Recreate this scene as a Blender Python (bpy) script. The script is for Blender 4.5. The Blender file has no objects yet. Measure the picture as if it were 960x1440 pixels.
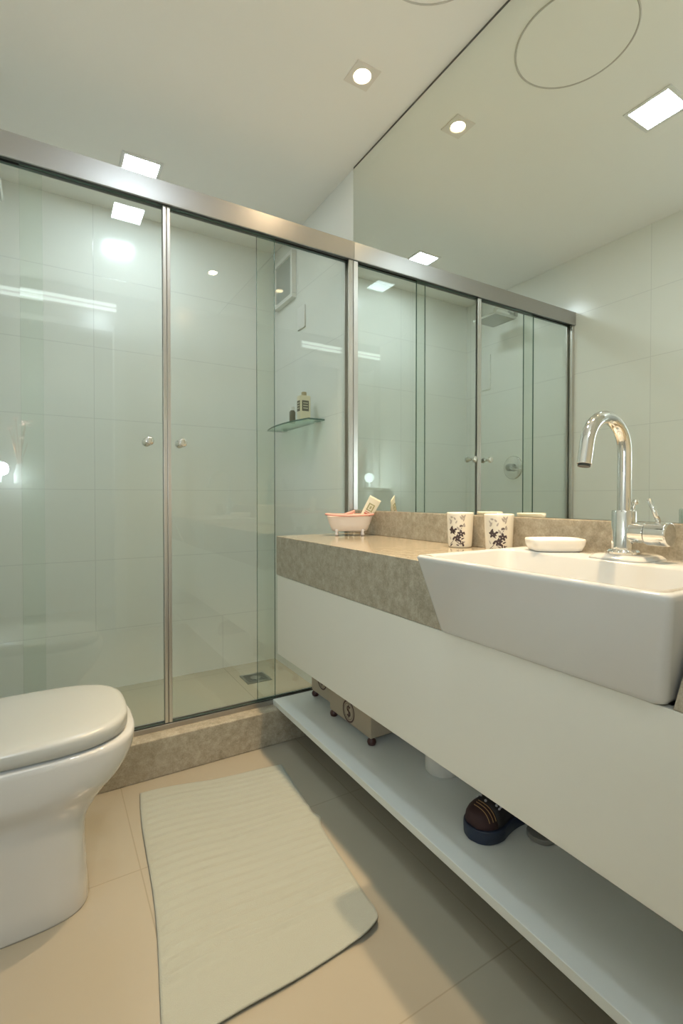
import bpy, bmesh, math, random
from mathutils import Vector, Matrix
random.seed(4)
S = bpy.context.scene
COL = S.collection

# ------------------------------------------------------------------ camera
FPX, TH, CY, CAMZ, PH = 684.3, 0.5404, 708.5, 0.987, 0.0145
cam = bpy.data.cameras.new('camera')
camo = bpy.data.objects.new('camera', cam)
COL.objects.link(camo)
S.camera = camo
cam.sensor_fit = 'VERTICAL'
cam.sensor_height = 36.0
cam.lens = FPX / 1440.0 * 36.0
cam.shift_y = -(720.0 - CY) / 1440.0
camo.location = (0, 0, CAMZ)
camo.rotation_euler = (math.pi / 2 - PH, 0, -TH)
cam.clip_start = 0.02

# ------------------------------------------------------------------ world, exposure
w = bpy.data.worlds.new('world')
S.world = w
w.use_nodes = True
w.node_tree.nodes['Background'].inputs[0].default_value = (0.9, 0.95, 1.0, 1)
w.node_tree.nodes['Background'].inputs[1].default_value = 0.05
S.view_settings.view_transform = 'Standard'
S.view_settings.look = 'None'
S.view_settings.gamma = 1.0
S.view_settings.exposure = 0.5
PANEL_E = 48.0          # ceiling panels' radiance
SPOT_W = 85.0           # recessed warm spots' power
SPOT_LENS = 110.0
LINEAR_E = 3.2
LAMP_E = 125.0
# added fill light in the unseen hall, lifts the room's shadows through the doorway
hl = bpy.data.lights.new('hall_fill_light', 'AREA'); hl.shape = 'RECTANGLE'; hl.size = 0.8; hl.size_y = 0.12; hl.energy = 5.0; hl.color = (0.95, 1.0, 1.0)
hlo = bpy.data.objects.new('hall_fill_light', hl); bpy.context.scene.collection.objects.link(hlo)
hlo.location = (-0.02, -0.62, 2.43); hlo.rotation_euler = (math.radians(30), 0, 0)

# ------------------------------------------------------------------ room dimensions
XL, XR = -0.4425, 1.168        # left wall, mirror / right wall
YR, YB = -0.15, 2.7465         # rear wall, shower back wall
CE = 2.45
YG = 1.865                     # plane of the shower glass
YC = 1.785                     # front of the curb
CURB = 0.137
TZ, TT = 1.0233, 0.3587        # wall tile joints
TX = 0.6535

# ------------------------------------------------------------------ helpers
def link(o, parent=None):
    COL.objects.link(o)
    if parent: o.parent = parent
    return o

def tag(o, label, cat, group=None, kind=None):
    if label: o['label'] = label
    if cat: o['category'] = cat
    if group: o['group'] = group
    if kind: o['kind'] = kind
    return o

def thing(name, label, cat, loc=(0, 0, 0), rz=0.0, group=None):
    o = bpy.data.objects.new(name, None)
    o.empty_display_size = 0.05
    o.location = loc
    o.rotation_euler = (0, 0, rz)
    link(o)
    return tag(o, label, cat, group)

def obj(name, bm, mat, parent=None, smooth=False, bevel=0, seg=2, sub=0, angle=35):
    bmesh.ops.recalc_face_normals(bm, faces=bm.faces)
    me = bpy.data.meshes.new(name)
    bm.to_mesh(me)
    bm.free()
    mats = mat if isinstance(mat, (list, tuple)) else [mat]
    for m in mats: me.materials.append(m)
    o = bpy.data.objects.new(name, me)
    link(o, parent)
    if smooth:
        me.polygons.foreach_set('use_smooth', [True] * len(me.polygons))
    if bevel:
        b = o.modifiers.new('bevel', 'BEVEL')
        b.width = bevel; b.segments = seg; b.limit_method = 'ANGLE'; b.angle_limit = math.radians(angle)
        b.harden_normals = smooth
    if sub:
        s = o.modifiers.new('sub', 'SUBSURF'); s.levels = s.render_levels = sub
    return o

def struct(name, bm, mat, parent=None, **k):
    o = obj(name, bm, mat, parent, **k)
    o['kind'] = 'structure'
    return o

def NB(): return bmesh.new()

def box(bm, x0, x1, y0, y1, z0, z1, mi=0):
    vs = [bm.verts.new((x, y, z)) for z in (z0, z1) for y in (y0, y1) for x in (x0, x1)]
    fs = [(0, 1, 3, 2), (4, 6, 7, 5), (0, 4, 5, 1), (2, 3, 7, 6), (0, 2, 6, 4), (1, 5, 7, 3)]
    out = []
    for f in fs:
        fc = bm.faces.new([vs[i] for i in f]); fc.material_index = mi; out.append(fc)
    return out   # bottom, top, -y, +y, -x, +x

def loft(bm, rings, cap0=True, cap1=True, mi=0, closed=True):
    vr = [[bm.verts.new(p) for p in r] for r in rings]
    n = len(vr[0])
    for a, b in zip(vr, vr[1:]):
        for i in range(n if closed else n - 1):
            j = (i + 1) % n
            f = bm.faces.new((a[i], a[j], b[j], b[i])); f.material_index = mi
    if cap0: bm.faces.new(vr[0][::-1]).material_index = mi
    if cap1: bm.faces.new(vr[-1]).material_index = mi
    return vr

def lathe(bm, prof, c=(0, 0, 0), axis='Z', n=32, mi=0, cap0=True, cap1=True):
    rings = []
    for r, t in prof:
        ring = []
        for k in range(n):
            a = 2 * math.pi * k / n
            u, v = r * math.cos(a), r * math.sin(a)
            p = {'Z': (u, v, t), 'X': (t, u, v), 'Y': (v, t, u)}[axis]
            ring.append((c[0] + p[0], c[1] + p[1], c[2] + p[2]))
        rings.append(ring)
    return loft(bm, rings, cap0, cap1, mi)

def tube(bm, pts, r, n=16, mi=0):
    pts = [Vector(p) for p in pts]
    rr = r if isinstance(r, (list, tuple)) else [r] * len(pts)
    rings = []
    up = None
    for i, p in enumerate(pts):
        t = (pts[min(i + 1, len(pts) - 1)] - pts[max(i - 1, 0)]).normalized()
        if up is None:
            up = Vector((0, 0, 1)) if abs(t.z) < 0.9 else Vector((1, 0, 0))
        s = t.cross(up).normalized(); up = s.cross(t).normalized()
        rings.append([p + rr[i] * (math.cos(2 * math.pi * k / n) * s + math.sin(2 * math.pi * k / n) * up) for k in range(n)])
    return loft(bm, rings, mi=mi)

def prism(bm, poly, z0, z1, mi=0):
    return loft(bm, [[(x, y, z0) for x, y in poly], [(x, y, z1) for x, y in poly]], mi=mi)

def selip(xc, yc, a, b, n, z, N=64):
    out = []
    for k in range(N):
        t = 2 * math.pi * k / N
        c, s = math.cos(t), math.sin(t)
        out.append((xc + a * math.copysign(abs(c) ** (2 / n), c), yc + b * math.copysign(abs(s) ** (2 / n), s), z))
    return out

def copy_tree(o, parent=None):
    c = o.copy(); COL.objects.link(c); c.parent = parent
    for ch in list(o.children): copy_tree(ch, c)
    return c

# ------------------------------------------------------------------ materials
def mat(name, col, rough=0.5, metal=0.0, spec=0.5, coat=0.0):
    m = bpy.data.materials.new(name); m.use_nodes = True
    p = m.node_tree.nodes['Principled BSDF']
    p.inputs['Base Color'].default_value = (*col, 1)
    p.inputs['Roughness'].default_value = rough
    p.inputs['Metallic'].default_value = metal
    p.inputs['Specular IOR Level'].default_value = spec
    p.inputs['Coat Weight'].default_value = coat
    p.inputs['Coat Roughness'].default_value = 0.05
    return m

class NT:
    def __init__(s, m): s.m = m; s.t = m.node_tree; s.p = s.t.nodes.get('Principled BSDF')
    def n(s, ty, **k):
        x = s.t.nodes.new(ty)
        for a, b in k.items(): setattr(x, a, b)
        return x
    def l(s, a, b): s.t.links.new(a, b)
    def math(s, op, a, b=None, c=None):
        x = s.n('ShaderNodeMath', operation=op)
        for i, v in enumerate((a, b, c)):
            if v is None: continue
            if isinstance(v, (int, float)): x.inputs[i].default_value = v
            else: s.l(v, x.inputs[i])
        return x.outputs[0]

def tile_mat(name, col, joint, axes, offs, size, rough, width=0.0022, noise=0.03, bump=0.25, spec=0.5, stagger=False):
    """axes: two of 'XYZ'; joints where (coord-off)/size is an integer"""
    m = mat(name, col, rough, spec=spec); T = NT(m)
    tc = T.n('ShaderNodeTexCoord'); sp = T.n('ShaderNodeSeparateXYZ'); T.l(tc.outputs['Object'], sp.inputs[0])
    ds = []
    for a, o, s_ in zip(axes, offs, size):
        v = T.math('DIVIDE', T.math('SUBTRACT', sp.outputs['XYZ'.index(a)], o), s_)
        if stagger and a != 'Z':      # lowest course laid half a tile off
            low = T.math('LESS_THAN', sp.outputs[2], TZ - 2 * TT)
            v = T.math('ADD', v, T.math('MULTIPLY', low, 0.5))
        fr = T.math('FRACT', T.math('ADD', v, 0.5))
        d = T.math('MULTIPLY', T.math('ABSOLUTE', T.math('SUBTRACT', fr, 0.5)), s_)
        ds.append(d)
    dm = T.math('MINIMUM', ds[0], ds[1])
    mr = T.n('ShaderNodeMapRange', interpolation_type='SMOOTHSTEP'); T.l(dm, mr.inputs['Value'])
    mr.inputs['From Min'].default_value = width * 0.35; mr.inputs['From Max'].default_value = width
    nz = T.n('ShaderNodeTexNoise'); nz.inputs['Scale'].default_value = 2.2; nz.inputs['Detail'].default_value = 6
    T.l(tc.outputs['Object'], nz.inputs['Vector'])
    hs = T.n('ShaderNodeHueSaturation'); hs.inputs['Color'].default_value = (*col, 1)
    T.l(T.math('ADD', T.math('MULTIPLY', T.math('SUBTRACT', nz.outputs['Fac'], 0.5), noise * 4), 1.0), hs.inputs['Value'])
    mx = T.n('ShaderNodeMix', data_type='RGBA'); T.l(mr.outputs[0], mx.inputs[0])
    mx.inputs[6].default_value = (*joint, 1); T.l(hs.outputs[0], mx.inputs[7])
    T.l(mx.outputs[2], T.p.inputs['Base Color'])
    bp = T.n('ShaderNodeBump'); bp.inputs['Strength'].default_value = bump; bp.inputs['Distance'].default_value = 0.001
    T.l(mr.outputs[0], bp.inputs['Height']); T.l(bp.outputs[0], T.p.inputs['Normal'])
    return m

def stone_mat(name, c1, c2, c3, rough=0.18):
    m = mat(name, c1, rough); T = NT(m)
    tc = T.n('ShaderNodeTexCoord')
    n1 = T.n('ShaderNodeTexNoise'); n1.inputs['Scale'].default_value = 32; n1.inputs['Detail'].default_value = 8; n1.inputs['Roughness'].default_value = 0.7
    n2 = T.n('ShaderNodeTexNoise'); n2.inputs['Scale'].default_value = 190; n2.inputs['Detail'].default_value = 5; n2.inputs['Roughness'].default_value = 0.8
    n3 = T.n('ShaderNodeTexVoronoi'); n3.inputs['Scale'].default_value = 60
    for n in (n1, n2, n3): T.l(tc.outputs['Object'], n.inputs['Vector'])
    r = T.n('ShaderNodeValToRGB')
    r.color_ramp.elements[0].position = 0.33; r.color_ramp.elements[0].color = (*c2, 1)
    r.color_ramp.elements[1].position = 0.67; r.color_ramp.elements[1].color = (*c3, 1)
    e = r.color_ramp.elements.new(0.5); e.color = (*c1, 1)
    v = T.math('ADD', T.math('MULTIPLY', n1.outputs['Fac'], 0.5), T.math('MULTIPLY', n2.outputs['Fac'], 0.5))
    v = T.math('ADD', v, T.math('MULTIPLY', T.math('SUBTRACT', n3.outputs['Distance'], 0.5), 0.08))
    T.l(v, r.inputs[0]); T.l(r.outputs[0], T.p.inputs['Base Color'])
    return m

def glass_mat(name, tint, refl=1.0):
    m = bpy.data.materials.new(name); m.use_nodes = True
    t = m.node_tree; t.nodes.clear()
    out = t.nodes.new('ShaderNodeOutputMaterial'); mx = t.nodes.new('ShaderNodeMixShader')
    tr = t.nodes.new('ShaderNodeBsdfTransparent'); tr.inputs[0].default_value = (*tint, 1)
    gl = t.nodes.new('ShaderNodeBsdfGlossy'); gl.inputs['Roughness'].default_value = 0.0
    gl.inputs[0].default_value = (0.95, 1.0, 0.97, 1)
    lw = t.nodes.new('ShaderNodeLayerWeight'); lw.inputs[0].default_value = 0.5
    pw = t.nodes.new('ShaderNodeMath'); pw.operation = 'POWER'; pw.inputs[1].default_value = 5
    ma = t.nodes.new('ShaderNodeMath'); ma.operation = 'MULTIPLY_ADD'
    ma.inputs[1].default_value = 0.9 * refl; ma.inputs[2].default_value = 0.045 * refl
    L = t.links.new
    L(lw.outputs['Facing'], pw.inputs[0]); L(pw.outputs[0], ma.inputs[0]); L(ma.outputs[0], mx.inputs[0])
    L(tr.outputs[0], mx.inputs[1]); L(gl.outputs[0], mx.inputs[2]); L(mx.outputs[0], out.inputs[0])
    return m

def emit_mat(name, col, e):
    m = bpy.data.materials.new(name); m.use_nodes = True
    t = m.node_tree; t.nodes.clear()
    out = t.nodes.new('ShaderNodeOutputMaterial'); em = t.nodes.new('ShaderNodeEmission')
    em.inputs[0].default_value = (*col, 1); em.inputs[1].default_value = e
    t.links.new(em.outputs[0], out.inputs[0])
    return m

def brushed(name, col, rough, scale):
    m = mat(name, col, rough, 1.0); T = NT(m)
    tc = T.n('ShaderNodeTexCoord'); mp = T.n('ShaderNodeMapping'); mp.inputs['Scale'].default_value = scale
    nz = T.n('ShaderNodeTexNoise'); nz.inputs['Scale'].default_value = 20; nz.inputs['Detail'].default_value = 4
    T.l(tc.outputs['Object'], mp.inputs[0]); T.l(mp.outputs[0], nz.inputs['Vector'])
    T.l(T.math('MULTIPLY_ADD', nz.outputs['Fac'], 0.15, rough - 0.07), T.p.inputs['Roughness'])
    bp = T.n('ShaderNodeBump'); bp.inputs['Strength'].default_value = 0.008; T.l(nz.outputs['Fac'], bp.inputs['Height']); T.l(bp.outputs[0], T.p.inputs['Normal'])
    return m

WALL = (0.82, 0.83, 0.775); JOINT = (0.69, 0.70, 0.655)
M = {}
M['tile_y'] = tile_mat('wall tile back', WALL, JOINT, 'XZ', (0.197, TZ), (2 * TX, TT), 0.17, noise=0.015, stagger=True)
M['tile_x'] = tile_mat('wall tile side', WALL, JOINT, 'YZ', (1.40, TZ), (2 * TX, TT), 0.17, noise=0.015, stagger=True)
M['floor'] = tile_mat('floor porcelain', (0.352, 0.325, 0.258), (0.29, 0.26, 0.20), 'XY', (0.2, 0.713), (TX, TX), 0.22, width=0.002, noise=0.04)
M['shower_floor'] = tile_mat('shower floor porcelain', (0.50, 0.47, 0.37), (0.36, 0.36, 0.28), 'XY', (0.2, 0.713), (TX, TX), 0.25, width=0.002, noise=0.04)
M['ceiling'] = mat('ceiling paint', (0.90, 0.89, 0.83), 0.7, spec=0.2)
M['plaster'] = mat('plaster', (0.66, 0.65, 0.58), 0.8, spec=0.2)
M['line'] = mat('speaker rim paint', (0.58, 0.56, 0.50), 0.8)  # slightly darker paint of the speaker rim
M['stone'] = stone_mat('beige granite', (0.36, 0.325, 0.25), (0.22, 0.195, 0.14), (0.52, 0.47, 0.37), 0.13)
M['lacquer'] = mat('white lacquer', (0.74, 0.74, 0.67), 0.35)
M['shelf'] = mat('white board', (0.70, 0.74, 0.72), 0.4)
M['ceramic'] = mat('white ceramic', (0.59, 0.60, 0.585), 0.08, coat=0.6)
M['plastic'] = mat('white toilet plastic', (0.50, 0.515, 0.485), 0.22)
M['chrome'] = mat('chrome', (0.82, 0.82, 0.80), 0.06, 1.0)
M['steel'] = mat('dull steel', (0.42, 0.43, 0.40), 0.3, 1.0)
M['alu_x'] = brushed('brushed aluminium rail', (0.47, 0.455, 0.44), 0.37, (1, 30, 30))
M['alu_z'] = brushed('brushed aluminium profile', (0.66, 0.64, 0.61), 0.3, (30, 30, 1))
M['dark'] = mat('dark rubber and drain shade', (0.03, 0.035, 0.03), 0.5)
M['mirror'] = mat('silver mirror', (0.86, 0.89, 0.84), 0.0, 1.0)
M['mirror_edge'] = mat('mirror backing and gap shade', (0.10, 0.10, 0.08), 0.5)
M['glass'] = glass_mat('green tinted glass', (0.958, 0.978, 0.962))
M['glass_edge'] = mat('glass edge', (0.045, 0.10, 0.075), 0.15)
M['shelf_glass'] = glass_mat('shelf glass', (0.80, 0.93, 0.86))
M['glass_edge2'] = mat('shelf glass edge', (0.05, 0.12, 0.09), 0.15)
M['panel'] = emit_mat('led panel', (0.86, 1.0, 1.10), PANEL_E)
M['lens'] = emit_mat('spot lens', (1.0, 0.74, 0.45), SPOT_LENS)
M['linear'] = emit_mat('linear diffuser', (0.93, 1.0, 1.0), LINEAR_E)
M['spot_trim'] = mat('spot trim', (0.80, 0.76, 0.68), 0.4)
M['white'] = mat('white paint', (0.78, 0.78, 0.74), 0.4)
M['grille'] = mat('frosted grey pane', (0.42, 0.44, 0.40), 0.3)
M['hall'] = mat('hall wall paint', (0.6, 0.6, 0.56), 0.8)

# ------------------------------------------------------------------ structure
bm = NB(); box(bm, XL - .1, XR + .1, YR - .9, YC + .06, -0.1, 0.0); struct('floor', bm, M['floor'])
bm = NB(); box(bm, XL, XR + .006, YC + .06, YB, -0.1, 0.0); struct('floor_shower', bm, M['shower_floor'])
bm = NB(); box(bm, XL - .1, XR + .1, YR - .9, YB + .1, CE, CE + 0.1); struct('ceiling', bm, M['ceiling'])
bm = NB(); box(bm, XL - .1, XR + .1, YB, YB + .1, -0.1, CE); struct('wall_back', bm, M['tile_y'])
bm = NB(); box(bm, XR + .006, XR + .1, YR - .1, YB, -0.1, CE); struct('wall_right', bm, M['tile_x'])
bm = NB(); box(bm, XL - .1, XL, YR - .1, YB, -0.1, CE); struct('wall_left', bm, M['tile_x'])
# rear wall with an open doorway into a dim hall
DX0, DX1, DZ = -0.37, 0.42, 2.22
bm = NB()
box(bm, XL, DX0, YR - .1, YR, 0, CE); box(bm, DX1, XR + .006, YR - .1, YR, 0, CE); box(bm, DX0, DX1, YR - .1, YR, DZ, CE)
struct('wall_rear', bm, M['plaster'])
bm = NB()
box(bm, DX0 - .055, DX0 + .012, YR - .11, YR + .018, 0, DZ + .055); box(bm, DX1 - .012, DX1 + .06, YR - .11, YR + .018, 0, DZ + .055)
box(bm, DX0 + .012, DX1 - .012, YR - .11, YR + .018, DZ - .012, DZ + .055)
struct('trim_1', bm, M['white'], bevel=0.003)
bm = NB(); box(bm, XL - .1, XR + .1, YR - .95, YR - .9, 0, CE); struct('wall_hall', bm, M['hall'])
bm = NB(); box(bm, XL - .1, XL - .05, YR - .9, YR - .1, 0, CE); box(bm, XR + .05, XR + .1, YR - .9, YR - .1, 0, CE); struct('wall_hall_sides', bm, M['hall'])

# shower curb
bm = NB(); box(bm, XL, XR + .006, YC, YC + .15, 0, CURB)
cb = struct('curb', bm, M['stone'], bevel=0.004)

# window in the right shower wall
wn = bpy.data.objects.new('window_1', None); link(wn); wn['kind'] = 'structure'; wn.location = (XR, 2.565, 2.215)
y0, y1, z0, z1 = -0.125, 0.125, -0.13, 0.13
bm = NB()
for a in ((y0, y1, z0, z0 + .022), (y0, y1, z1 - .022, z1), (y0, y0 + .022, z0 + .022, z1 - .022), (y1 - .022, y1, z0 + .022, z1 - .022)):
    box(bm, -0.022, 0.006, *a)
obj('window_frame', bm, M['white'], wn, bevel=0.002)
bm = NB(); box(bm, -0.012, -0.006, y0 + .022, y1 - .022, z0 + .022, z1 - .022); obj('pane', bm, M['grille'], wn)

# ceiling access / speaker ring
bm = NB()
n = 72; R = 0.18
prof = [(R - .0025, 0), (R - .0025, -.003), (R - .001, -.004), (R + .001, -.004), (R + .0025, -.003), (R + .0025, 0)]
rings = [[(r * math.cos(2 * math.pi * k / n), r * math.sin(2 * math.pi * k / n), z) for k in range(n)] for r, z in prof]
loft(bm, rings, False, False)
spk = thing('ceiling_speaker', 'round white flush speaker cover in the ceiling above the vanity', 'speaker', (0.88, 0.972, CE))
obj('rim', bm, M['line'], spk, smooth=True)
bm = NB(); lathe(bm, [(R - .0028, 0), (R - .0035, -.002), (0.001, -.002)], n=72, cap0=False); obj('grille', bm, M['ceiling'], spk)

# ------------------------------------------------------------------ ceiling lights
def make_panel():
    t = thing('ceiling_light', 'square white LED panel in the ceiling over the bathroom floor', 'ceiling light', (0.357, 0.980, CE), group=None)
    bm = NB(); h = .084; g = .07
    for a in ((-h, h, -h, -g), (-h, h, g, h), (-h, -g, -g, g), (g, h, -g, g)): box(bm, *a, -.005, 0)
    obj('frame', bm, M['white'], t, bevel=0.001)
    bm = NB(); box(bm, -g, g, -g, g, -.004, -.001); obj('diffuser', bm, M['panel'], t)
    return t
p1 = make_panel()
p2 = copy_tree(p1); p2.location = (0.358, 2.337, CE)
tag(p2, 'square white LED panel in the ceiling inside the shower', 'ceiling light')

def make_spot():
    t = thing('recessed_spotlight', 'warm square-trimmed recessed spotlight nearer the shower glass', 'spotlight', (0.942, 1.430, CE))
    bm = NB()
    h = .047; n = 32
    sq = []
    for k in range(n):
        a = 2 * math.pi * k / n; c, s = math.cos(a), math.sin(a); m_ = max(abs(c), abs(s)); sq.append((h * c / m_, h * s / m_))
    rings = [[(x, y, 0) for x, y in sq], [(x, y, -.004) for x, y in sq],
             [(.031 * math.cos(2 * math.pi * k / n), .031 * math.sin(2 * math.pi * k / n), -.004) for k in range(n)],
             [(.027 * math.cos(2 * math.pi * k / n), .027 * math.sin(2 * math.pi * k / n), -.0015) for k in range(n)]]
    loft(bm, rings, True, False)
    obj('trim_plate', bm, M['spot_trim'], t)
    bm = NB(); lathe(bm, [(.027, -.001), (.025, -.003), (.001, -.0045)], n=32); obj('lens', bm, M['lens'], t)
    return t
def spot_lamp(t):
    ld = bpy.data.lights.new('spot_bulb', 'SPOT'); ld.energy = SPOT_W; ld.color = (1.0, 0.70, 0.40)
    ld.spot_size = math.radians(74); ld.spot_blend = 0.85; ld.shadow_soft_size = 0.02
    lo = bpy.data.objects.new('spot_bulb', ld); link(lo, t); lo.location = (0, 0, -.03)
s1 = make_spot(); s2 = copy_tree(s1); s2.location = (0.925, 0.545, CE)
tag(s2, 'warm square-trimmed recessed spotlight above the washbasin', 'spotlight')
spot_lamp(s1); spot_lamp(s2)

t = thing('linear_wall_lamp', 'long white linear lamp above the doorway, seen as a pale band in the shower glass', 'lamp', (-.01, YR, 2.335))
bm = NB(); box(bm, -.42, .44, 0, .030, -.034, .034); obj('housing', bm, M['white'], t, bevel=.004)
bm = NB(); box(bm, -.41, .43, .0302, .036, -.027, -.006); box(bm, -.41, .43, .0302, .036, .006, .027); obj('diffuser', bm, M['linear'], t)

# ------------------------------------------------------------------ shower enclosure
HX0, HX1 = XL, XR
t = thing('shower_header_rail', 'brushed aluminium header rail across the top of the shower glass', 'rail', (0.36, YG, 2.04))
bm = NB()
box(bm, HX0 - .36, HX1 - .36, -.030, -.026, 0.005, .078); box(bm, HX0 - .36, HX1 - .36, .026, .030, 0.005, .078)
box(bm, HX0 - .36, HX1 - .36, -.026, .026, .072, .078); box(bm, HX0 - .36, HX1 - .36, -.030, -.022, 0, .006)
obj('rail_body', bm, M['alu_x'], t, bevel=0.001)
bm = NB(); box(bm, HX0 - .36, HX1 - .36, -.021, -.001, .004, .016); box(bm, HX0 - .36, HX1 - .36, .009, .024, .004, .016); obj('seal', bm, M['dark'], t)

bm = NB()
box(bm, HX0, HX1, -.022, -.017, 0, .018); box(bm, HX0, HX1, -.017, .022, 0, .006); box(bm, HX0, HX1, .017, .022, .006, .018)
box(bm, HX0, HX1, .001, .004, .006, .014)
tr = thing('shower_bottom_track', 'aluminium bottom track for the glass on the stone curb', 'track', (0, YG, CURB))
obj('track_body', bm, M['alu_x'], tr, bevel=0.001)
bm = NB(); box(bm, HX0, HX1, -.017, -.0125, .006, .021); obj('seal', bm, M['dark'], tr)

def jamb(name, x0, x1, label):
    bm = NB(); box(bm, x0, x1, YG - .022, YG - .013, CURB + .019, 2.039); box(bm, x0, x1, YG + .013, YG + .022, CURB + .019, 2.039)
    bx = x0 if x0 < 0 else x1 - .003
    box(bm, bx, bx + .003, YG - .013, YG + .013, CURB + .019, 2.039)
    o = obj(name, bm, M['alu_z'], None, bevel=0.001); tag(o, label, 'wall profile')
jamb('wall_profile', XR - .024, XR - .001, 'vertical aluminium wall profile of the shower glass beside the mirror')
jamb('wall_profile', XL + .001, XL + .024, 'vertical aluminium wall profile of the shower glass on the wall behind the toilet')

def glass_pane(bm, x0, x1, y0, y1, z0, z1):
    f = box(bm, x0, x1, y0, y1, z0, z1)
    for i in (4, 5, 0, 1): f[i].material_index = 1
FZ0, FZ1 = CURB + .0185, 2.0395
YF = YG + .012      # fixed panels (behind), doors slide in front
for x0, x1, lb in ((XL + .004, -.013, 'fixed clear glass shower panel on the toilet side'),
                   (.725, XR - .004, 'fixed clear glass shower panel next to the vanity')):
    t = thing('fixed_glass_panel', lb, 'glass panel', ((x0 + x1) / 2, YF, FZ0))
    bm = NB(); h = (x1 - x0) / 2; glass_pane(bm, -h, h, -.004, .004, 0, FZ1 - FZ0); obj('glass', bm, [M['glass'], M['glass_edge']], t)
YD = YG - .006
def door(x0, x1, side, lb):
    t = thing('sliding_glass_door', lb, 'shower door', ((x0 + x1) / 2, YD, FZ0)); h = (x1 - x0) / 2
    e = .0135
    g0, g1 = (-h, h - e) if side > 0 else (-h + e, h)
    bm = NB(); glass_pane(bm, g0, g1, -.004, .004, 0, FZ1 - FZ0); obj('glass', bm, [M['glass'], M['glass_edge']], t)
    bm = NB(); a, b = (h - e, h - .0005) if side > 0 else (-h + .0005, -h + e)
    box(bm, a, b, -.010, .010, 0.0, FZ1 - FZ0); obj('edge_profile', bm, M['alu_z'], t, bevel=0.002)
    kx = h - .066 if side > 0 else -h + .05
    bm = NB()
    for s in (-1, 1):
        lathe(bm, [(.007, s * .004), (.007, s * .014), (.015, s * .019), (.0165, s * .028), (.0155, s * .033), (.010, s * .035)], (kx, 0, 1.185 - FZ0), 'Y', 24)
    obj('knob', bm, M['chrome'], t, smooth=True)
MX = .3705
door(-.075, MX, 1, 'sliding glass shower door on the toilet side with round chrome knob')
door(MX, .795, -1, 'sliding glass shower door on the vanity side with round chrome knob')

# drain
t = thing('floor_drain', 'square steel floor drain in the shower floor', 'drain', (.955, 2.50, 0), math.radians(0))
bm = NB()
h = .068
for a in ((-h, h, -h, -h + .014), (-h, h, h - .014, h), (-h, -h + .014, -h + .014, h - .014), (h - .014, h, -h + .014, h - .014)): box(bm, *a, 0, .004)
obj('frame', bm, M['steel'], t, bevel=.001)
bm = NB()
for k in range(8):
    y = -h + .018 + k * .0143
    box(bm, -h + .014, h - .014, y, y + .006, .0005, .003)
lathe(bm, [(.028, .0005), (.028, .0045), (.012, .005)], n=24)
obj('grate', bm, M['steel'], t)
bm = NB(); box(bm, -h + .014, h - .014, -h + .014, h - .014, .0001, .0006); obj('recess_shade', bm, M['dark'], t)  # dark sheet painted in for the shade below the grate

# shower head, valve, niche cover on the left wall
t = thing('overhead_shower', 'square chrome overhead shower head on a bent wall arm', 'shower head', (XL, 2.30, 2.26))
bm = NB(); tube(bm, [(0, 0, 0), (.10, 0, .012), (.16, 0, .012), (.19, 0, -.005), (.195, 0, -.06)], .011, 16); obj('arm', bm, M['chrome'], t, smooth=True)
bm = NB(); box(bm, 0.0, .012, -.03, .03, -.03, .03); obj('wall_flange', bm, M['steel'], t, bevel=.002)
bm = NB(); box(bm, .095, .295, -.10, .10, -.085, -.070); lathe(bm, [(.03, -.070), (.018, -.055)], (.195, 0, 0), n=20); obj('head_plate', bm, M['chrome'], t, bevel=.003)
bm = NB(); box(bm, .103, .287, -.092, .092, -.0865, -.0845); obj('spray_face', bm, M['steel'], t)
t = thing('shower_valve', 'round chrome shower mixer valve on the tiled wall seen in the mirror', 'valve', (XL, 2.30, 1.19))
bm = NB(); lathe(bm, [(.082, 0), (.082, .004), (.074, .010), (.03, .012)], axis='X', n=40); obj('escutcheon', bm, M['chrome'], t, smooth=True)
bm = NB(); lathe(bm, [(.026, .008), (.025, .05), (.021, .055)], axis='X', n=28); obj('valve_body', bm, M['steel'], t, smooth=True)
bm = NB(); tube(bm, [(.045, 0, 0), (.048, -.03, -.012), (.05, -.075, -.02)], [.010, .008, .006], 12); obj('lever', bm, M['chrome'], t, smooth=True)
bm = NB(); box(bm, XL, XL + .008, 2.505, 2.66, 1.775, 2.03)
tag(obj('access_cover', bm, M['white'], None, bevel=.002), 'white rectangular access cover on the shower wall seen in the mirror', 'wall cover')
bm = NB(); box(bm, XR - .004, XR + .006, 2.325, 2.41, 1.89, 2.01)
tag(obj('wall_plate', bm, M['white'], None, bevel=.002), 'small white square cover plate beside the shower window', 'wall cover')

# glass shelf and toiletries in the shower
t = thing('glass_shelf', 'small glass shelf with chrome brackets on the shower wall', 'shelf', (XR + .006, 2.37, 1.365))
bm = NB()
pts = [(0, .27), (0, -.25)]
for k in range(17):
    y = -.25 + .52 * k / 16; q = (y - .01) / .26
    pts.append((-.09 - .035 * (1 - q * q), y))
vr = prism(bm, pts, 0, .008)
for f in bm.faces:
    if abs(f.normal.z) < .5 and len(f.verts) == 4: f.material_index = 1
bm.normal_update()
for f in bm.faces: f.material_index = 0 if abs(f.normal.z) > .5 else 1
obj('glass', bm, [M['shelf_glass'], M['glass_edge2']], t)
for yy in (-.20, .20):
    bm = NB(); box(bm, -.03, 0, yy - .012, yy + .012, -.010, -.0005); box(bm, -.03, 0, yy - .012, yy + .012, .0085, .014); obj('bracket', bm, M['chrome'], t, bevel=.002)
M['cream'] = mat('cream plastic', (0.74, 0.68, 0.48), 0.35)
M['brown'] = mat('brown label', (0.10, 0.085, 0.045), 0.5)
M['olive'] = mat('olive bottle', (0.13, 0.12, 0.075), 0.25)
M['tan'] = mat('tan stripe', (0.40, 0.32, 0.17), 0.5)
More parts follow.
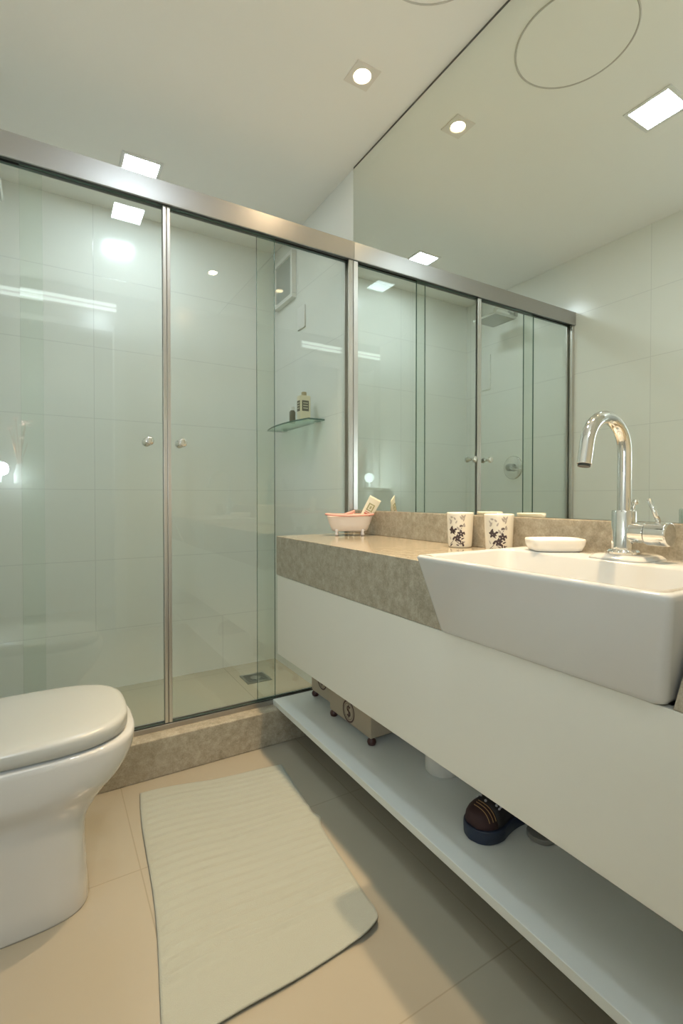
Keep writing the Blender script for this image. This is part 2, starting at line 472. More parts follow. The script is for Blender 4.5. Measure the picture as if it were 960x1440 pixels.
t = thing('lotion_bottle', 'cream rectangular bottle with a dark square label on the glass shelf', 'bottle', (1.11, 2.22, 1.3731))
bm = NB(); box(bm, -.03, .028, -.022, .022, 0, .125); obj('bottle_body', bm, M['cream'], t, bevel=.006, seg=3)
bm = NB(); lathe(bm, [(.013, .125), (.013, .142), (.011, .144)], n=24); obj('cap', bm, M['tan'], t)
bm = NB(); box(bm, -.0315, -.0303, -.016, .014, .045, .098); box(bm, -.022, .016, -.0235, -.0223, .045, .098); obj('label_patch', bm, M['brown'], t)
bm = NB()
for k in range(3):
    box(bm, -.0322, -.0316, -.012, .010, .058 + k * .013, .061 + k * .013); box(bm, -.016, .010, -.0242, -.0236, .058 + k * .013, .061 + k * .013)
obj('label_lines', bm, M['cream'], t)
t = thing('shampoo_bottle', 'small dark olive bottle with white cap on the glass shelf', 'bottle', (1.10, 2.335, 1.3731))
bm = NB(); lathe(bm, [(.014, 0), (.016, .004), (.016, .058), (.010, .068)], n=24); obj('bottle_body', bm, M['olive'], t, smooth=True, bevel=.002)
bm = NB(); lathe(bm, [(.011, .0682), (.011, .085), (.009, .087)], n=24); obj('cap', bm, M['white'], t)

# ------------------------------------------------------------------ mirror, counter, cabinet
VY0 = YR + .002            # near end of the vanity (out of frame)
BS = .929
t = thing('wall_mirror', 'large frameless wall mirror above the stone counter reaching the ceiling', 'mirror', (XR, 0.9, BS))
bm = NB(); box(bm, 0, .0055, VY0 - .9, 1.844 - .9, 0.001, CE - BS - .010)
for f in bm.faces:
    f.material_index = 1
bm.normal_update()
bm.faces.ensure_lookup_table(); bm.faces[4].material_index = 0
obj('glass', bm, [M['mirror'], M['mirror_edge']], t)
bm = NB(); box(bm, .0008, .0055, VY0 - .9, 1.844 - .9, CE - BS - .0098, CE - BS); obj('gap_shade_strip', bm, M['mirror_edge'], t)  # dark strip, its colour stands in for the shade between mirror and ceiling

CX = .778
SY0, SY1 = .325, .850      # washbasin top extents
t = thing('stone_countertop', 'speckled beige granite countertop with a thick front edge under the mirror', 'countertop', (CX, 0.9, .675))
def cpoly(z, a, b):
    # outline with the basin notch; a,b = notch ends
    p = [(XR + .006, VY0), (XR + .006, YC + .02), (CX, YC + .02), (CX, b), (1.106, b), (1.106, a), (CX, a), (CX, VY0)]
    return [(x - CX, y - .9, z - .675) for x, y in p]
bm = NB(); loft(bm, [cpoly(.676, .357, .8445), cpoly(.83, .321, .853)]); obj('slab', bm, M['stone'], t, bevel=.0015)
bm = NB(); box(bm, XR - .020 - CX, XR + .005 - CX, VY0 - .9, YC + .02 - .9, .1552, BS - .675); obj('backsplash', bm, M['stone'], t, bevel=.002)

t = thing('vanity_cabinet', 'wall-hung white lacquered vanity cabinet under the stone countertop', 'cabinet', (CX, .9, .36))
bm = NB(); y0, y1 = VY0 - .9, YC + .015 - .9; dx = XR + .005 - CX
box(bm, .020, dx, y0, y1, 0, .018); box(bm, .020, dx, y1 - .018, y1, .018, .315); box(bm, .020, dx, y0, y0 + .018, .018, .315); box(bm, dx - .012, dx, y0 + .018, y1 - .018, .018, .315)
obj('carcass', bm, M['lacquer'], t)
bm = NB(); box(bm, .002, .0195, y0, y1, -.002, .3145); obj('front_panel', bm, M['lacquer'], t, bevel=.0015)

bm = NB(); box(bm, CX, XR + .006, VY0, YG - .023, .1375, .1595)
tag(obj('floating_shelf', bm, M['shelf'], None, bevel=.0015), 'long white low shelf below the vanity cabinet', 'shelf')

# ------------------------------------------------------------------ washbasin
t = thing('washbasin', 'white rectangular semi-recessed ceramic washbasin set in the stone counter', 'washbasin', (.70, .5875, .857))
bm = NB()
def rr(x0, x1, y0, y1, z, r=.012, n=6):
    out = []
    for cx_, cy_, a0 in ((x1 - r, y1 - r, 0), (x0 + r, y1 - r, 90), (x0 + r, y0 + r, 180), (x1 - r, y0 + r, 270)):
        for k in range(n + 1):
            a = math.radians(a0 + 90 * k / n); out.append((cx_ + r * math.cos(a) - .70, cy_ + r * math.sin(a) - .5875, z - .857))
    return out
def rr2(x0, x1, y0, y1, z0, z1, r, n=6):   # z varies with x
    o = rr(x0, x1, y0, y1, 0, r, n)
    return [(x, y, (z0 + (z1 - z0) * (x + .70 - x0) / (x1 - x0)) - .857) for x, y, z in o]
rings = [rr(.768, 1.098, .371, .832, .679, .014), rr(.763, 1.101, .364, .838, .682, .016), rr(.759, 1.102, .360, .841, .690, .018),
         rr(.703, 1.103, .327, .849, .845, .014), rr(.7005, 1.103, .3255, .850, .852, .014), rr(.703, 1.101, .328, .848, .8565, .013),
         rr(.707, 1.098, .332, .844, .8575, .012), rr(.716, .978, .345, .832, .8572, .03), rr(.719, .975, .348, .829, .852, .032),
         rr(.735, .965, .362, .815, .79, .045), rr(.775, .945, .40, .775, .725, .05), rr(.83, .90, .52, .65, .716, .03)]
loft(bm, rings)
obj('basin', bm, M['ceramic'], t, smooth=True)
bm = NB(); loft(bm, [rr(.982, 1.094, .506, .626, .857, .02), rr(.984, 1.092, .509, .623, .861, .02), rr(.990, 1.088, .515, .617, .866, .02), rr(.997, 1.082, .522, .610, .868, .02)])
obj('tap_ledge', bm, M['ceramic'], t, smooth=True)
bm = NB(); lathe(bm, [(.022, -.1408), (.022, -.137), (.014, -.136)], (.165, 0, 0), n=28); obj('drain_ring', bm, M['chrome'], t)

# ------------------------------------------------------------------ faucet
FX, FY, FZ = 1.026, .566, .8681
t = thing('faucet', 'tall chrome swan-neck single-lever faucet on the washbasin', 'faucet', (FX, FY, FZ))
bm = NB(); lathe(bm, [(.032, 0), (.032, .006), (.028, .010), (.020, .011)], n=40); obj('base_flange', bm, M['chrome'], t, smooth=True, bevel=.001)
bm = NB(); lathe(bm, [(.0235, .010), (.0235, .088), (.0215, .091), (.013, .0915)], n=40); obj('faucet_body', bm, M['chrome'], t, smooth=True, bevel=.001)
bm = NB()
R = .066; top = .212
pts = [(0, 0, .088), (0, 0, .12), (0, 0, .17), (0, 0, top)]
for k in range(1, 17):
    a = math.radians(168 * k / 16); pts.append((-R + R * math.cos(a), 0, top + R * math.sin(a)))
d = Vector((-math.sin(math.radians(168)), 0, math.cos(math.radians(168)))); e = Vector(pts[-1])
for s_ in (.02, .045): pts.append(tuple(e + d * s_))
tube(bm, pts, .0135, 28); obj('spout', bm, M['chrome'], t, smooth=True, bevel=.001)
bm = NB(); q = e + d * .0455; tube(bm, [q, q + d * .004], .0115, 20); obj('aerator', bm, M['dark'], t)
bm = NB(); lathe(bm, [(.0215, -.016), (.0215, -.046)], (0, 0, .046), 'Y', 32); obj('cartridge_housing', bm, M['chrome'], t, smooth=True, bevel=.0015)
bm = NB(); lathe(bm, [(.0245, -.048), (.0245, -.086), (.022, -.089)], (0, 0, .046), 'Y', 32); obj('handle_drum', bm, M['chrome'], t, smooth=True, bevel=.0015)
bm = NB(); tube(bm, [(0, -.068, .066), (-.002, -.060, .090), (-.004, -.050, .115)], [.0048, .0045, .0045], 14); obj('lever', bm, M['chrome'], t, smooth=True)
bm = NB(); tube(bm, [(.012, -.010, .090), (.014, -.014, .105)], .003, 10); lathe(bm, [(.003, .103), (.0055, .106), (.0055, .112), (.003, .114)], (.0145, -.015, 0), n=14); obj('popup_knob', bm, M['chrome'], t, smooth=True)

# ------------------------------------------------------------------ cups with flower pattern
M['cup'] = mat('cream ceramic', (0.80, 0.76, 0.66), 0.2, coat=.3)
M['ink'] = mat('dark plum flower print', (0.055, 0.035, 0.04), 0.4)
M['ink2'] = mat('pale grey leaf print', (0.40, 0.36, 0.32), 0.4)
CH = .108
def cup_r(z):
    return .0355 + .0055 * (z / CH) ** 0.7
def make_cup():
    t = thing('tumbler', 'cream tumbler with dark flower print nearer the shower glass', 'cup', (1.102, 1.115, .8302), group=None)
    bm = NB(); prof = [(.030, 0), (.034, .001)] + [(cup_r(z), z) for z in (.005, .02, .04, .06, .08, .1, CH - .002)] + [(.040, CH), (.0375, CH - .001), (.0355, CH - .02), (.034, .02), (.03, .008), (.004, .007)]
    lathe(bm, prof, n=48); obj('cup_body', bm, M['cup'], t, smooth=True)
    def patch(bm, a, z, la, lw, ang, n=10, lift=.0004):
        vs = []
        for k in range(n):
            q = 2 * math.pi * k / n; u = la * math.cos(q); v = lw * math.sin(q) * (1 - .3 * math.cos(q))
            uu = u * math.cos(ang) - v * math.sin(ang); vv = u * math.sin(ang) + v * math.cos(ang)
            zz = min(max(z + vv, .003), CH - .004); r = cup_r(zz) + lift; th = a + uu / r
            vs.append(bm.verts.new((r * math.cos(th), r * math.sin(th), zz)))
        bm.faces.new(vs)
    bm = NB(); bm2 = NB()
    a0 = math.radians(205)
    for rep in range(1):
        o = a0 + rep * 2.1
        rnd = random.Random(5)
        for (da, z) in ((-.28, .052), (.15, .030), (.42, .044)):          # blossoms
            for k in range(5):
                q = k * 2 * math.pi / 5 + .3
                patch(bm, o + da + .0065 * math.cos(q) / .038, z + .0065 * math.sin(q), .0055, .0032, q)
        for k in range(13):                                               # stem
            s = k / 12; patch(bm, o - .5 + 1.15 * s, .012 + .062 * s ** 1.3, .0035, .0008, .9)
        for k in range(9):
            s = k / 8; patch(bm, o + .1 + .6 * s, .02 - .008 * math.sin(s * 3), .0035, .0009, .1)
        for k in range(22):
            b = bm if k % 3 else bm2
            patch(b, o + rnd.uniform(-.6, .7), rnd.uniform(.008, .078), rnd.uniform(.004, .0078), rnd.uniform(.0018, .0032), rnd.uniform(0, 3), lift=.0003)
        for k in range(9):
            patch(bm2, o + rnd.uniform(-.5, .7), rnd.uniform(.072, .098), rnd.uniform(.004, .008), rnd.uniform(.002, .0032), rnd.uniform(0, 3), lift=.0003)
    obj('flower_print', bm, M['ink'], t); obj('leaf_print', bm2, M['ink2'], t)
    return t
c1 = make_cup()
c2 = copy_tree(c1); c2.location = (1.098, .958, .8302); c2.rotation_euler.z = .12
tag(c2, 'cream tumbler with dark flower print nearer the soap dish', 'cup')

# ------------------------------------------------------------------ soap dish + soap
M['dish'] = mat('white porcelain dish', (0.84, 0.80, 0.73), 0.25, coat=.3)
M['soap'] = mat('cream soap', (0.86, 0.76, 0.60), 0.5)
t = thing('soap_dish', 'low white oval soap dish on the rim of the washbasin', 'soap dish', (1.040, .738, .8578), math.radians(-32))
bm = NB()
rings = [selip(0, 0, .052, .037, 3.4, 0), selip(0, 0, .057, .042, 3.4, .003), selip(0, 0, .063, .046, 3.6, .016), selip(0, 0, .0645, .0475, 3.6, .026), selip(0, 0, .063, .046, 3.6, .0295),
         selip(0, 0, .058, .041, 3.4, .0295), selip(0, 0, .052, .036, 3, .022), selip(0, 0, .02, .012, 2.6, .0195)]
loft(bm, rings); obj('dish_body', bm, M['dish'], t, smooth=True)
bm = NB(); rings = [selip(0, 0, .036, .022, 2.8, .0222), selip(0, 0, .043, .029, 2.8, .025), selip(0, 0, .045, .031, 2.8, .031), selip(0, 0, .043, .029, 2.8, .0365), selip(0, 0, .035, .021, 2.8, .0395), selip(0, 0, .012, .007, 2.4, .040)]
s_ = obj('soap_bar', bm, M['soap'], None, smooth=True)
s_.location = (1.040, .738, .8618); s_.rotation_euler.z = math.radians(-32)
tag(s_, 'cream bar of soap lying in the white soap dish', 'soap')

# ------------------------------------------------------------------ little bathtub organizer
M['tub'] = mat('pinkish white plastic', (0.84, 0.76, 0.71), 0.35)
M['pink'] = mat('coral pink plastic', (0.72, 0.36, 0.30), 0.4)
t = thing('bathtub_organizer', 'small white and pink clawfoot bathtub shaped holder at the end of the counter', 'organizer', (1.045, 1.678, .8302), math.radians(-31))
bm = NB()
def oval(a, b, z, lift=0): return [(x, y, z + lift * (x / a) ** 2) for x, y, _ in selip(0, 0, a, b, 2.8, 0, 48)]
rings = [oval(.066, .028, .018), oval(.072, .033, .021), oval(.084, .042, .05), oval(.092, .047, .076), oval(.093, .048, .078), oval(.090, .045, .078), oval(.080, .039, .05), oval(.068, .03, .026), oval(.03, .015, .024)]
loft(bm, rings); obj('tub_body', bm, M['tub'], t, smooth=True)
bm = NB()
rings = [oval(.092, .0475, .0782, .004), oval(.099, .053, .0785, .004), oval(.101, .055, .082, .004), oval(.099, .053, .0855, .004), oval(.092, .0475, .086, .004), oval(.089, .0445, .083, .004)]
vr = loft(bm, rings, False, False)
for i in range(48): bm.faces.new((vr[-1][i], vr[-1][(i + 1) % 48], vr[0][(i + 1) % 48], vr[0][i]))
obj('rim', bm, M['pink'], t, smooth=True)
for sx in (-1, 1):
    for sy in (-1, 1):
        bm = NB(); lathe(bm, [(.004, 0), (.0075, .003), (.0075, .008), (.005, .013), (.007, .022), (.006, .026)], (sx * .052, sy * .026, 0), n=16); obj('foot', bm, M['tub'], t, smooth=True)
M['paste'] = mat('cream tube', (0.80, 0.76, 0.60), 0.35)
M['print'] = mat('olive tube print', (0.35, 0.34, 0.16), 0.5)
M['redp'] = mat('red print', (0.62, 0.16, 0.10), 0.5)
tb = thing('toothpaste_tube', 'cream tube with coloured print leaning out of the bathtub holder', 'tube', (1.088, 1.650, .880), 0)
tb.rotation_euler = (math.radians(8), math.radians(28), math.radians(-31))
bm = NB()
rings = []
for z, a, b in ((.0, .011, .011), (.012, .019, .014), (.03, .023, .012), (.06, .024, .008), (.09, .025, .003), (.108, .025, .0012), (.116, .025, .0012)):
    rings.append(selip(0, 0, a, b, 2.2, z, 32))
loft(bm, rings); obj('tube_body', bm, M['paste'], tb, smooth=True)
bm = NB(); lathe(bm, [(.010, -.016), (.011, -.001)], n=20); obj('cap', bm, M['redp'], tb)
bm = NB(); prev = None
def yb(z): # front surface of the tube
    return -(.012 + (z - .03) / .03 * (-.004)) if z < .06 else -(.008 - (z - .06) / .03 * .005)
for x0, x1, z0, z1 in ((-.014, .012, .058, .062), (-.014, -.009, .062, .084), (.007, .012, .062, .084), (-.014, .012, .084, .0885), (-.004, .003, .067, .079)):
    vs = [bm.verts.new((x, yb(z) - .0012, z)) for x, z in ((x0, z0), (x1, z0), (x1, z1), (x0, z1))]; bm.faces.new(vs)
obj('tube_print', bm, M['print'], tb)
bm = NB()
for x0, x1, z0, z1 in ((-.014, .012, .040, .047), (-.014, .006, .050, .053)):
    vs = [bm.verts.new((x, yb(z) - .0012, z)) for x, z in ((x0, z0), (x1, z0), (x1, z1), (x0, z1))]; bm.faces.new(vs)
obj('red_print', bm, M['redp'], tb)
bm = NB(); tube(bm, [(-.04, .0, .062), (.0, .004, .083), (.042, .006, .098)], .006, 12)
rz = obj('red_razor', bm, M['pink'], None, smooth=True, bevel=.001); rz.location = (1.030, 1.692, .8302); rz.rotation_euler.z = math.radians(-31)
tag(rz, 'coral red handle lying in the bathtub holder', 'handle')

# ------------------------------------------------------------------ things on the low shelf
SH = .1597
M['boxf'] = mat('beige printed card', (0.42, 0.36, 0.27), 0.6)
M['boxd'] = mat('dark maroon print', (0.07, 0.035, 0.03), 0.6)
M['foot'] = mat('dark maroon foot', (0.06, 0.02, 0.018), 0.3)
def make_box(loc, h, cz, label):
    t = thing('storage_box', label, 'box', loc)
    bm = NB(); box(bm, 0, .19, -h, h, .026, .150); obj('box_body', bm, M['boxf'], t, bevel=.003)
    bm = NB(); box(bm, -.002, .192, -h - .002, h + .002, .1505, .178); obj('lid', bm, M['boxf'], t, bevel=.003)
    bm = NB(); n = 40
    def ring(r0, r1):
        a = [bm.verts.new((-.0012, r0 * math.cos(2 * math.pi * k / n), cz + r0 * math.sin(2 * math.pi * k / n))) for k in range(n)]
        b = [bm.verts.new((-.0012, r1 * math.cos(2 * math.pi * k / n), cz + r1 * math.sin(2 * math.pi * k / n))) for k in range(n)]
        for k in range(n): bm.faces.new((a[k], a[(k + 1) % n], b[(k + 1) % n], b[k]))
    ring(.033, .039); ring(.027, .0285)
    pts = []
    for k in range(21):
        q = k / 20
        if q < .5: a = math.radians(30 + 240 * q / .5); pts.append((-.001, -.009 * math.cos(a), cz + .0085 + .0085 * math.sin(a)))
        else: a = math.radians(90 - 240 * (q - .5) / .5); pts.append((-.001, -.009 * math.cos(a), cz - .0085 + .0085 * math.sin(a)))
    tube(bm, pts, .0022, 6); box(bm, -.0015, -.0003, -.0015, .0015, cz - .023, cz + .023)
    obj('emblem', bm, M['boxd'], t)
    for x in (.012, .178):
        for y in (-h + .012, h - .012):
            bm = NB(); lathe(bm, [(.007, 0), (.013, .003), (.0155, .011), (.014, .018), (.009, .023), (.009, .0258)], (x, y, 0), n=20); obj('foot', bm, M['foot'], t, smooth=True)
    return t
b1 = make_box((.903, 1.455, SH), .137, .068, 'beige storage box with round maroon emblem and ball feet, nearer the paper roll')
b2 = make_box((.930, 1.700, SH), .092, .095, 'beige storage box with round maroon emblem and ball feet, against the shower glass')

M['paper'] = mat('white tissue paper', (0.72, 0.72, 0.68), 0.9)
t = thing('toilet_paper_roll', 'white paper roll standing on the low shelf behind the boxes', 'paper roll', (1.020, 1.100, SH))
bm = NB(); lathe(bm, [(.052, 0), (.054, .002), (.054, .098), (.052, .1), (.021, .1), (.021, 0)], n=40, cap0=False, cap1=False)
obj('paper', bm, M['paper'], t, smooth=True)
bm = NB(); lathe(bm, [(.0208, .001), (.0208, .099), (.0195, .099), (.0195, .001)], n=30, cap0=False, cap1=False); obj('core', bm, M['tan'], t, smooth=True)

# shoe
M['navy'] = mat('navy rubber sole', (0.012, 0.022, 0.05), 0.45)
M['black'] = mat('black fabric upper', (0.012, 0.011, 0.014), 0.6)
M['red'] = mat('dark red toe', (0.034, 0.012, 0.014), 0.7)
M['stud'] = mat('pale studs', (0.45, 0.45, 0.50), 0.3)
M['gold'] = mat('gold stitch', (0.32, 0.20, 0.09), 0.5)
t = thing('sneaker', 'dark navy and red sneaker with pale studs on the low shelf', 'shoe', (.862, .838, SH), math.radians(1))
def shoe_half(s):      # half width along the shoe, s in 0..1 from toe to heel
    return .050 * min(1, (1 - (1 - min(s / .22, 1)) ** 2.4) ** .5 if s < .22 else 1) * (1 - .26 * math.sin(max(0, min(1, (s - .25) / .55)) * math.pi)) * (1 if s < .85 else max(0.05, (1 - ((s - .85) / .15) ** 2.5)) ** .5 * 1.0)
L = .265
def outline(z, g, N=48, x0=0.0):
    a, b = [], []
    for k in range(N + 1):
        s = k / N; wv = max(.004, shoe_half(s) * g); x = x0 + s * L
        a.append((x, -wv, z)); b.append((x, wv * .92, z))
    return a + b[::-1]
bm = NB(); loft(bm, [outline(.0, .94), outline(.004, 1.0), outline(.022, 1.04), outline(.033, 1.0)]); obj('sole', bm, M['navy'], t, smooth=True, bevel=.003)
def section(s):
    wv = max(.006, shoe_half(s) * .90); x = s * L + .004 * (1 - s)
    H = (.034 + .016 * math.sin(min(1, s / .25) * math.pi / 2) + .045 * max(0, min(1, (s - .25) / .35)) ** 1.2)
    if s < .06: H = .020 + (H - .020) * (s / .06) ** .5 + .004
    return [(x, -wv * math.copysign(abs(math.cos(a)) ** .75, math.cos(a)), .026 + (H) * math.sin(a) ** .8) for a in [math.pi * k / 14 for k in range(15)]]
secs = [0.012, .04, .08, .13, .18, .24, .30, .38, .46, .54, .62, .70, .80, .90, .97]
bm = NB(); loft(bm, [section(s) for s in secs[4:]], True, True); obj('upper', bm, M['black'], t, smooth=True)
bm = NB(); loft(bm, [section(s) for s in secs[:5]], True, True); obj('toe_cap', bm, M['red'], t, smooth=True)
bm = NB(); rnd = random.Random(9)
for k in range(34):
    s = rnd.uniform(.2, .6); sc = section(s); p = sc[rnd.randint(4, 11)]
    bmesh.ops.create_icosphere(bm, subdivisions=1, radius=rnd.uniform(.0020, .0040), matrix=Matrix.Translation((p[0], p[1], p[2] + .001)))
obj('stud', bm, M['stud'], t)['kind'] = 'stuff'
bm = NB()
for q in (.10, .135, .165):
    sc = section(q); tube(bm, [(p[0], p[1], p[2] + .0008) for p in sc[2:9]], .0011, 6)
obj('stitching', bm, M['gold'], t)
for q in (.27, .34, .41, .48):
    bm = NB(); sc = section(q); tube(bm, [(p[0] + .004 * math.sin(i * 2), p[1], p[2] + .002) for i, p in enumerate(sc[5:10])], .0022, 8); obj('lace', bm, M['stud'] if q == .34 else M['black'], t, smooth=True)
M['greyr'] = mat('grey rubber', (0.20, 0.20, 0.19), 0.5)
t = thing('flip_flop', 'grey rubber slipper sole beside the navy sneaker on the low shelf', 'slipper', (.988, .757, SH), math.radians(0))
bm = NB()
def outl(z, g): return [(x * .64, y * .72, z * .8) for x, y, z in outline(z, g)]
loft(bm, [outl(0, .95), outl(.003, 1), outl(.013, 1.0), outl(.016, .97)]); obj('sole', bm, M['greyr'], t, smooth=True, bevel=.002)
bm = NB()
for sgn in (-1, 1): tube(bm, [(.040, 0, .012), (.055, sgn * .012, .026), (.08, sgn * .022, .024), (.095, sgn * .024, .012)], [.003, .005, .006, .005], 10)
obj('strap', bm, M['navy'], t, smooth=True)

# ------------------------------------------------------------------ toilet
t = thing('toilet', 'white ceramic close-coupled toilet with closed lid against the left wall', 'toilet', (XL, 1.43, 0))
def tsec(z, xf, hw, n=2.8, xb=XL + .012):
    N = 72; out = []
    xm = xf - .23
    for k in range(N):
        a = 2 * math.pi * k / N; c, s = math.cos(a), math.sin(a)
        if c >= 0:
            x = xm + (xf - xm) * abs(c) ** (2 / n); y = hw * math.copysign(abs(s) ** (2 / n), s)
        else:
            x = xm - (xm - xb) * abs(c) ** (2 / 9); y = hw * math.copysign(abs(s) ** (2 / 9), s)
        out.append((x - XL, y, z))
    return out
secs = [(0, .078, .150, 4.6), (.006, .080, .152, 4.6), (.06, .076, .149, 4.6), (.14, .072, .147, 4.4), (.19, .074, .149, 4.0), (.215, .084, .149, 3.6), (.25, .112, .153, 3.2), (.272, .131, .161, 3.1),
        (.292, .150, .174, 3), (.312, .165, .181, 3), (.335, .178, .184, 3), (.358, .187, .1855, 3), (.38, .190, .186, 3), (.392, .190, .186, 3), (.397, .185, .182, 3)]
bm = NB(); loft(bm, [tsec(z, a, b, n) for z, a, b, n in secs]); obj('bowl', bm, M['ceramic'], t, smooth=True)
def lsec(z, g): return selip(-.05 - XL, 0, .223 + g, .184 + g, 3.0, z, 72)
bm = NB(); loft(bm, [lsec(.3975, -.012), lsec(.404, -.012)]); obj('seat', bm, M['plastic'], t, smooth=True, bevel=.001)
bm = NB(); loft(bm, [lsec(.4042, -.003), lsec(.4055, 0), lsec(.430, 0), lsec(.436, -.002), lsec(.4395, -.007), lsec(.441, -.016), lsec(.4418, -.06), lsec(.442, -.14)]); obj('lid', bm, M['plastic'], t, smooth=True)
for sy in (-1, 1):
    bm = NB(); lathe(bm, [(.011, -.018), (.011, .018)], (.155, sy * .075, .409), 'Y', 18); obj('hinge', bm, M['chrome'], t, smooth=True, bevel=.001)
bm = NB(); loft(bm, [[(x - XL, y, z) for x, y, z in [(px, py, zz) for px, py, _ in selip(XL + .078, 0, .068 + g, .180 + g, 6, 0, 48)]] for zz, g in ((.3975, -.004), (.42, 0), (.74, .004))]); obj('tank', bm, M['ceramic'], t, smooth=True, bevel=.003)
bm = NB(); loft(bm, [[(x - XL, y, zz) for x, y, _ in selip(XL + .08, 0, .072 + g, .188 + g, 6, 0, 48)] for zz, g in ((.7402, 0), (.76, 0), (.768, -.006), (.770, -.02))]); obj('tank_lid', bm, M['ceramic'], t, smooth=True)
bm = NB(); lathe(bm, [(.022, .770), (.022, .775), (.018, .777)], (.08, 0, 0), n=28); obj('flush_button', bm, M['chrome'], t)

# ------------------------------------------------------------------ bath mat
M['mat'] = mat('cream terry cotton', (0.345, 0.37, 0.325), 0.95, spec=0.1)
T = NT(M['mat']); tc = T.n('ShaderNodeTexCoord'); nz = T.n('ShaderNodeTexNoise'); nz.inputs['Scale'].default_value = 420; nz.inputs['Detail'].default_value = 3
T.l(tc.outputs['Object'], nz.inputs['Vector']); bp = T.n('ShaderNodeBump'); bp.inputs['Strength'].default_value = .5; bp.inputs['Distance'].default_value = .002
T.l(nz.outputs['Fac'], bp.inputs['Height']); T.l(bp.outputs[0], T.p.inputs['Normal']); T.p.inputs['Sheen Weight'].default_value = .25
A, B, C_, D = Vector((.253, 1.714, 0)), Vector((.722, 1.628, 0)), Vector((.652, .884, 0)), Vector((.168, .868, 0))
NU, NV = 70, 190
bm = NB(); grid = []
def ss(a, b, x):
    q = max(0, min(1, (x - a) / (b - a))); return q * q * (3 - 2 * q)
for j in range(NV + 1):
    v = j / NV; row = []
    for i in range(NU + 1):
        u = i / NU
        p = A * (1 - u) * (1 - v) + B * u * (1 - v) + C_ * u * v + D * (1 - u) * v
        # slightly wavy edges, a kink on the right side, rounded lifted corner
        p += Vector((.014 * math.exp(-((v - .44) / .03) ** 2) * u ** 3, 0, 0))
        p += Vector((-.006 * math.sin(v * 7 + .5) * (1 - u), .004 * math.sin(u * 9), 0))
        c = max(0, (u - .84) / .16) ** 2 * max(0, (v - .90) / .10) ** 2
        p += Vector((-.014 * c, .018 * c, 0))
        p.y += .010 * math.sin(math.pi * min(1, u)) * ss(.8, 1, v)
        inb = ss(.02, .07, v) * (1 - ss(.83, .87, v)) * ss(.015, .04, u) * (1 - ss(.96, .985, u))
        ph = (v * 27 + .25 * math.sin(u * 5)) * 2 * math.pi
        z = .0045 + inb * .0052 * (.5 + .5 * math.sin(ph)) * (.8 + .4 * math.sin(u * 13 + v * 31) * .3)
        z += .0035 * (.5 + .5 * math.sin(u * 8 + v * 5)) * .5
        z += .0045 * math.exp(-(((v - .36 + .22 * (1 - u) * -.6) / .022) ** 2)) * ss(.40, .6, u)    # crease
        z += .012 * ss(.86, 1, v) * ss(.72, 1, u) + .004 * ss(.95, 1, v)
        z += random.uniform(-.0002, .0002)
        p.z = z
        row.append(bm.verts.new(p))
    grid.append(row)
for j in range(NV):
    for i in range(NU): bm.faces.new((grid[j][i], grid[j][i + 1], grid[j + 1][i + 1], grid[j + 1][i]))
o = obj('bath_mat', bm, M['mat'], None, smooth=True)
sm = o.modifiers.new('solid', 'SOLIDIFY'); sm.thickness = .0038; sm.offset = -1
tag(o, 'ribbed cream cotton bath mat lying crooked on the floor in front of the shower', 'bath mat')

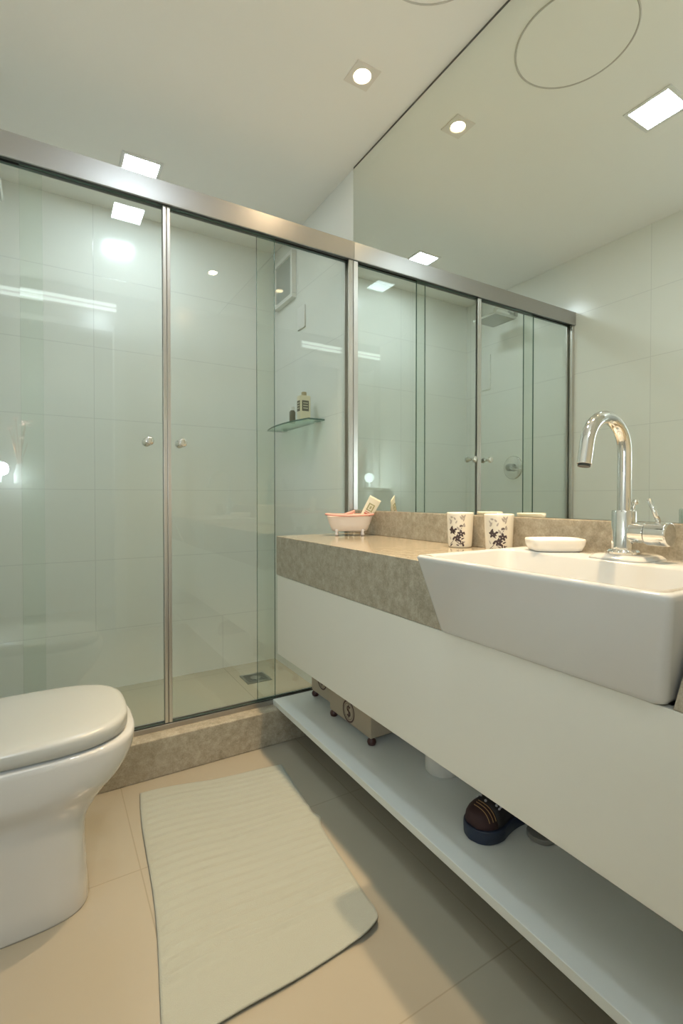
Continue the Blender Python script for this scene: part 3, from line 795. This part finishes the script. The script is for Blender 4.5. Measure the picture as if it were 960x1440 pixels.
# ------------------------------------------------------------------ things near the doorway, seen only as reflections in the glass
M['petal'] = mat('pale pink petal', (0.95, 0.70, 0.66), 0.6)
M['stem'] = mat('brown twig', (0.42, 0.17, 0.07), 0.6)
M['vase'] = mat('white vase', (0.75, 0.75, 0.75), 0.2)
M['globe'] = emit_mat('glowing globe', (0.86, 0.98, 1.06), LAMP_E)
bm = NB(); box(bm, XL, -.10, -.128, .02, 1.05, 1.07)
tag(obj('wall_shelf', bm, M['white'], None, bevel=.002), 'small white wall shelf beside the doorway seen as a reflection', 'shelf')
t = thing('table_lamp', 'small globe lamp glowing bluish white reflected in the shower glass', 'lamp', (-.268, -.075, 1.0702))
bm = NB(); lathe(bm, [(.035, 0), (.035, .006), (.008, .012), (.008, .055)], n=24); obj('lamp_base', bm, M['chrome'], t, smooth=True)
bm = NB(); bmesh.ops.create_uvsphere(bm, u_segments=24, v_segments=16, radius=.045, matrix=Matrix.Translation((0, 0, .098))); obj('lamp_shade', bm, M['globe'], t, smooth=True)
ul = bpy.data.lights.new('flower_fill_spot', 'SPOT'); ul.energy = 14.0; ul.color = (1.0, 0.95, 0.9); ul.spot_size = math.radians(60); ul.spot_blend = .6; ul.shadow_soft_size = .02  # added spot above the globe, brightens the flowers for their reflection
ulo = bpy.data.objects.new('flower_fill_spot', ul); link(ulo, t); ulo.location = (.02, .0, .152)
ulo.rotation_euler = Vector((.115, .005, .21)).to_track_quat('-Z', 'Y').to_euler()
t = thing('flower_vase', 'vase of pale pink flowers on brown twigs reflected in the shower glass', 'vase', (-.165, -.07, 1.0702))
bm = NB(); lathe(bm, [(.025, 0), (.032, .01), (.036, .06), (.022, .11), (.020, .13), (.018, .13), (.020, .11), (.034, .06), (.02, .006)], n=24); obj('vase_body', bm, M['vase'], t, smooth=True)
rnd = random.Random(3)
for k, (x, y, z, r) in enumerate(((.035, 0, .40, .045), (-.055, .01, .36, .022), (-.02, -.01, .43, .02), (.012, .02, .30, .018))):
    bm = NB(); tube(bm, [(0, 0, .05), (x * .3, y * .3, z * .5), (x, y, z)], .0035, 8); st = obj('stem', bm, M['stem'], t, smooth=True)
    bm = NB()
    for q in range(9):
        a = q * 2.4; rr_ = r * (.35 + .07 * q)
        bmesh.ops.create_uvsphere(bm, u_segments=10, v_segments=6, radius=r * .42,
            matrix=Matrix.Translation((x + rr_ * math.cos(a) * .8, y + rr_ * math.sin(a) * .8, z + r * .3 * math.sin(q))) @ Matrix.Rotation(a, 4, 'Z') @ Matrix.Diagonal((1.0, .55, .35, 1)))
    obj('blossom', bm, M['petal'], st, smooth=True)
for k in range(5):
    bm = NB(); a = k * 1.3; tube(bm, [(0, 0, .05), (.02 * math.cos(a), .01 * math.sin(a), .18), (.045 * math.cos(a), .03 * math.sin(a), .27 + .02 * k)], .003, 8); obj('stem', bm, M['stem'], t, smooth=True)

S.cycles.max_bounces = 14
S.cycles.glossy_bounces = 8
S.cycles.transparent_max_bounces = 24
S.cycles.sample_clamp_indirect = 6
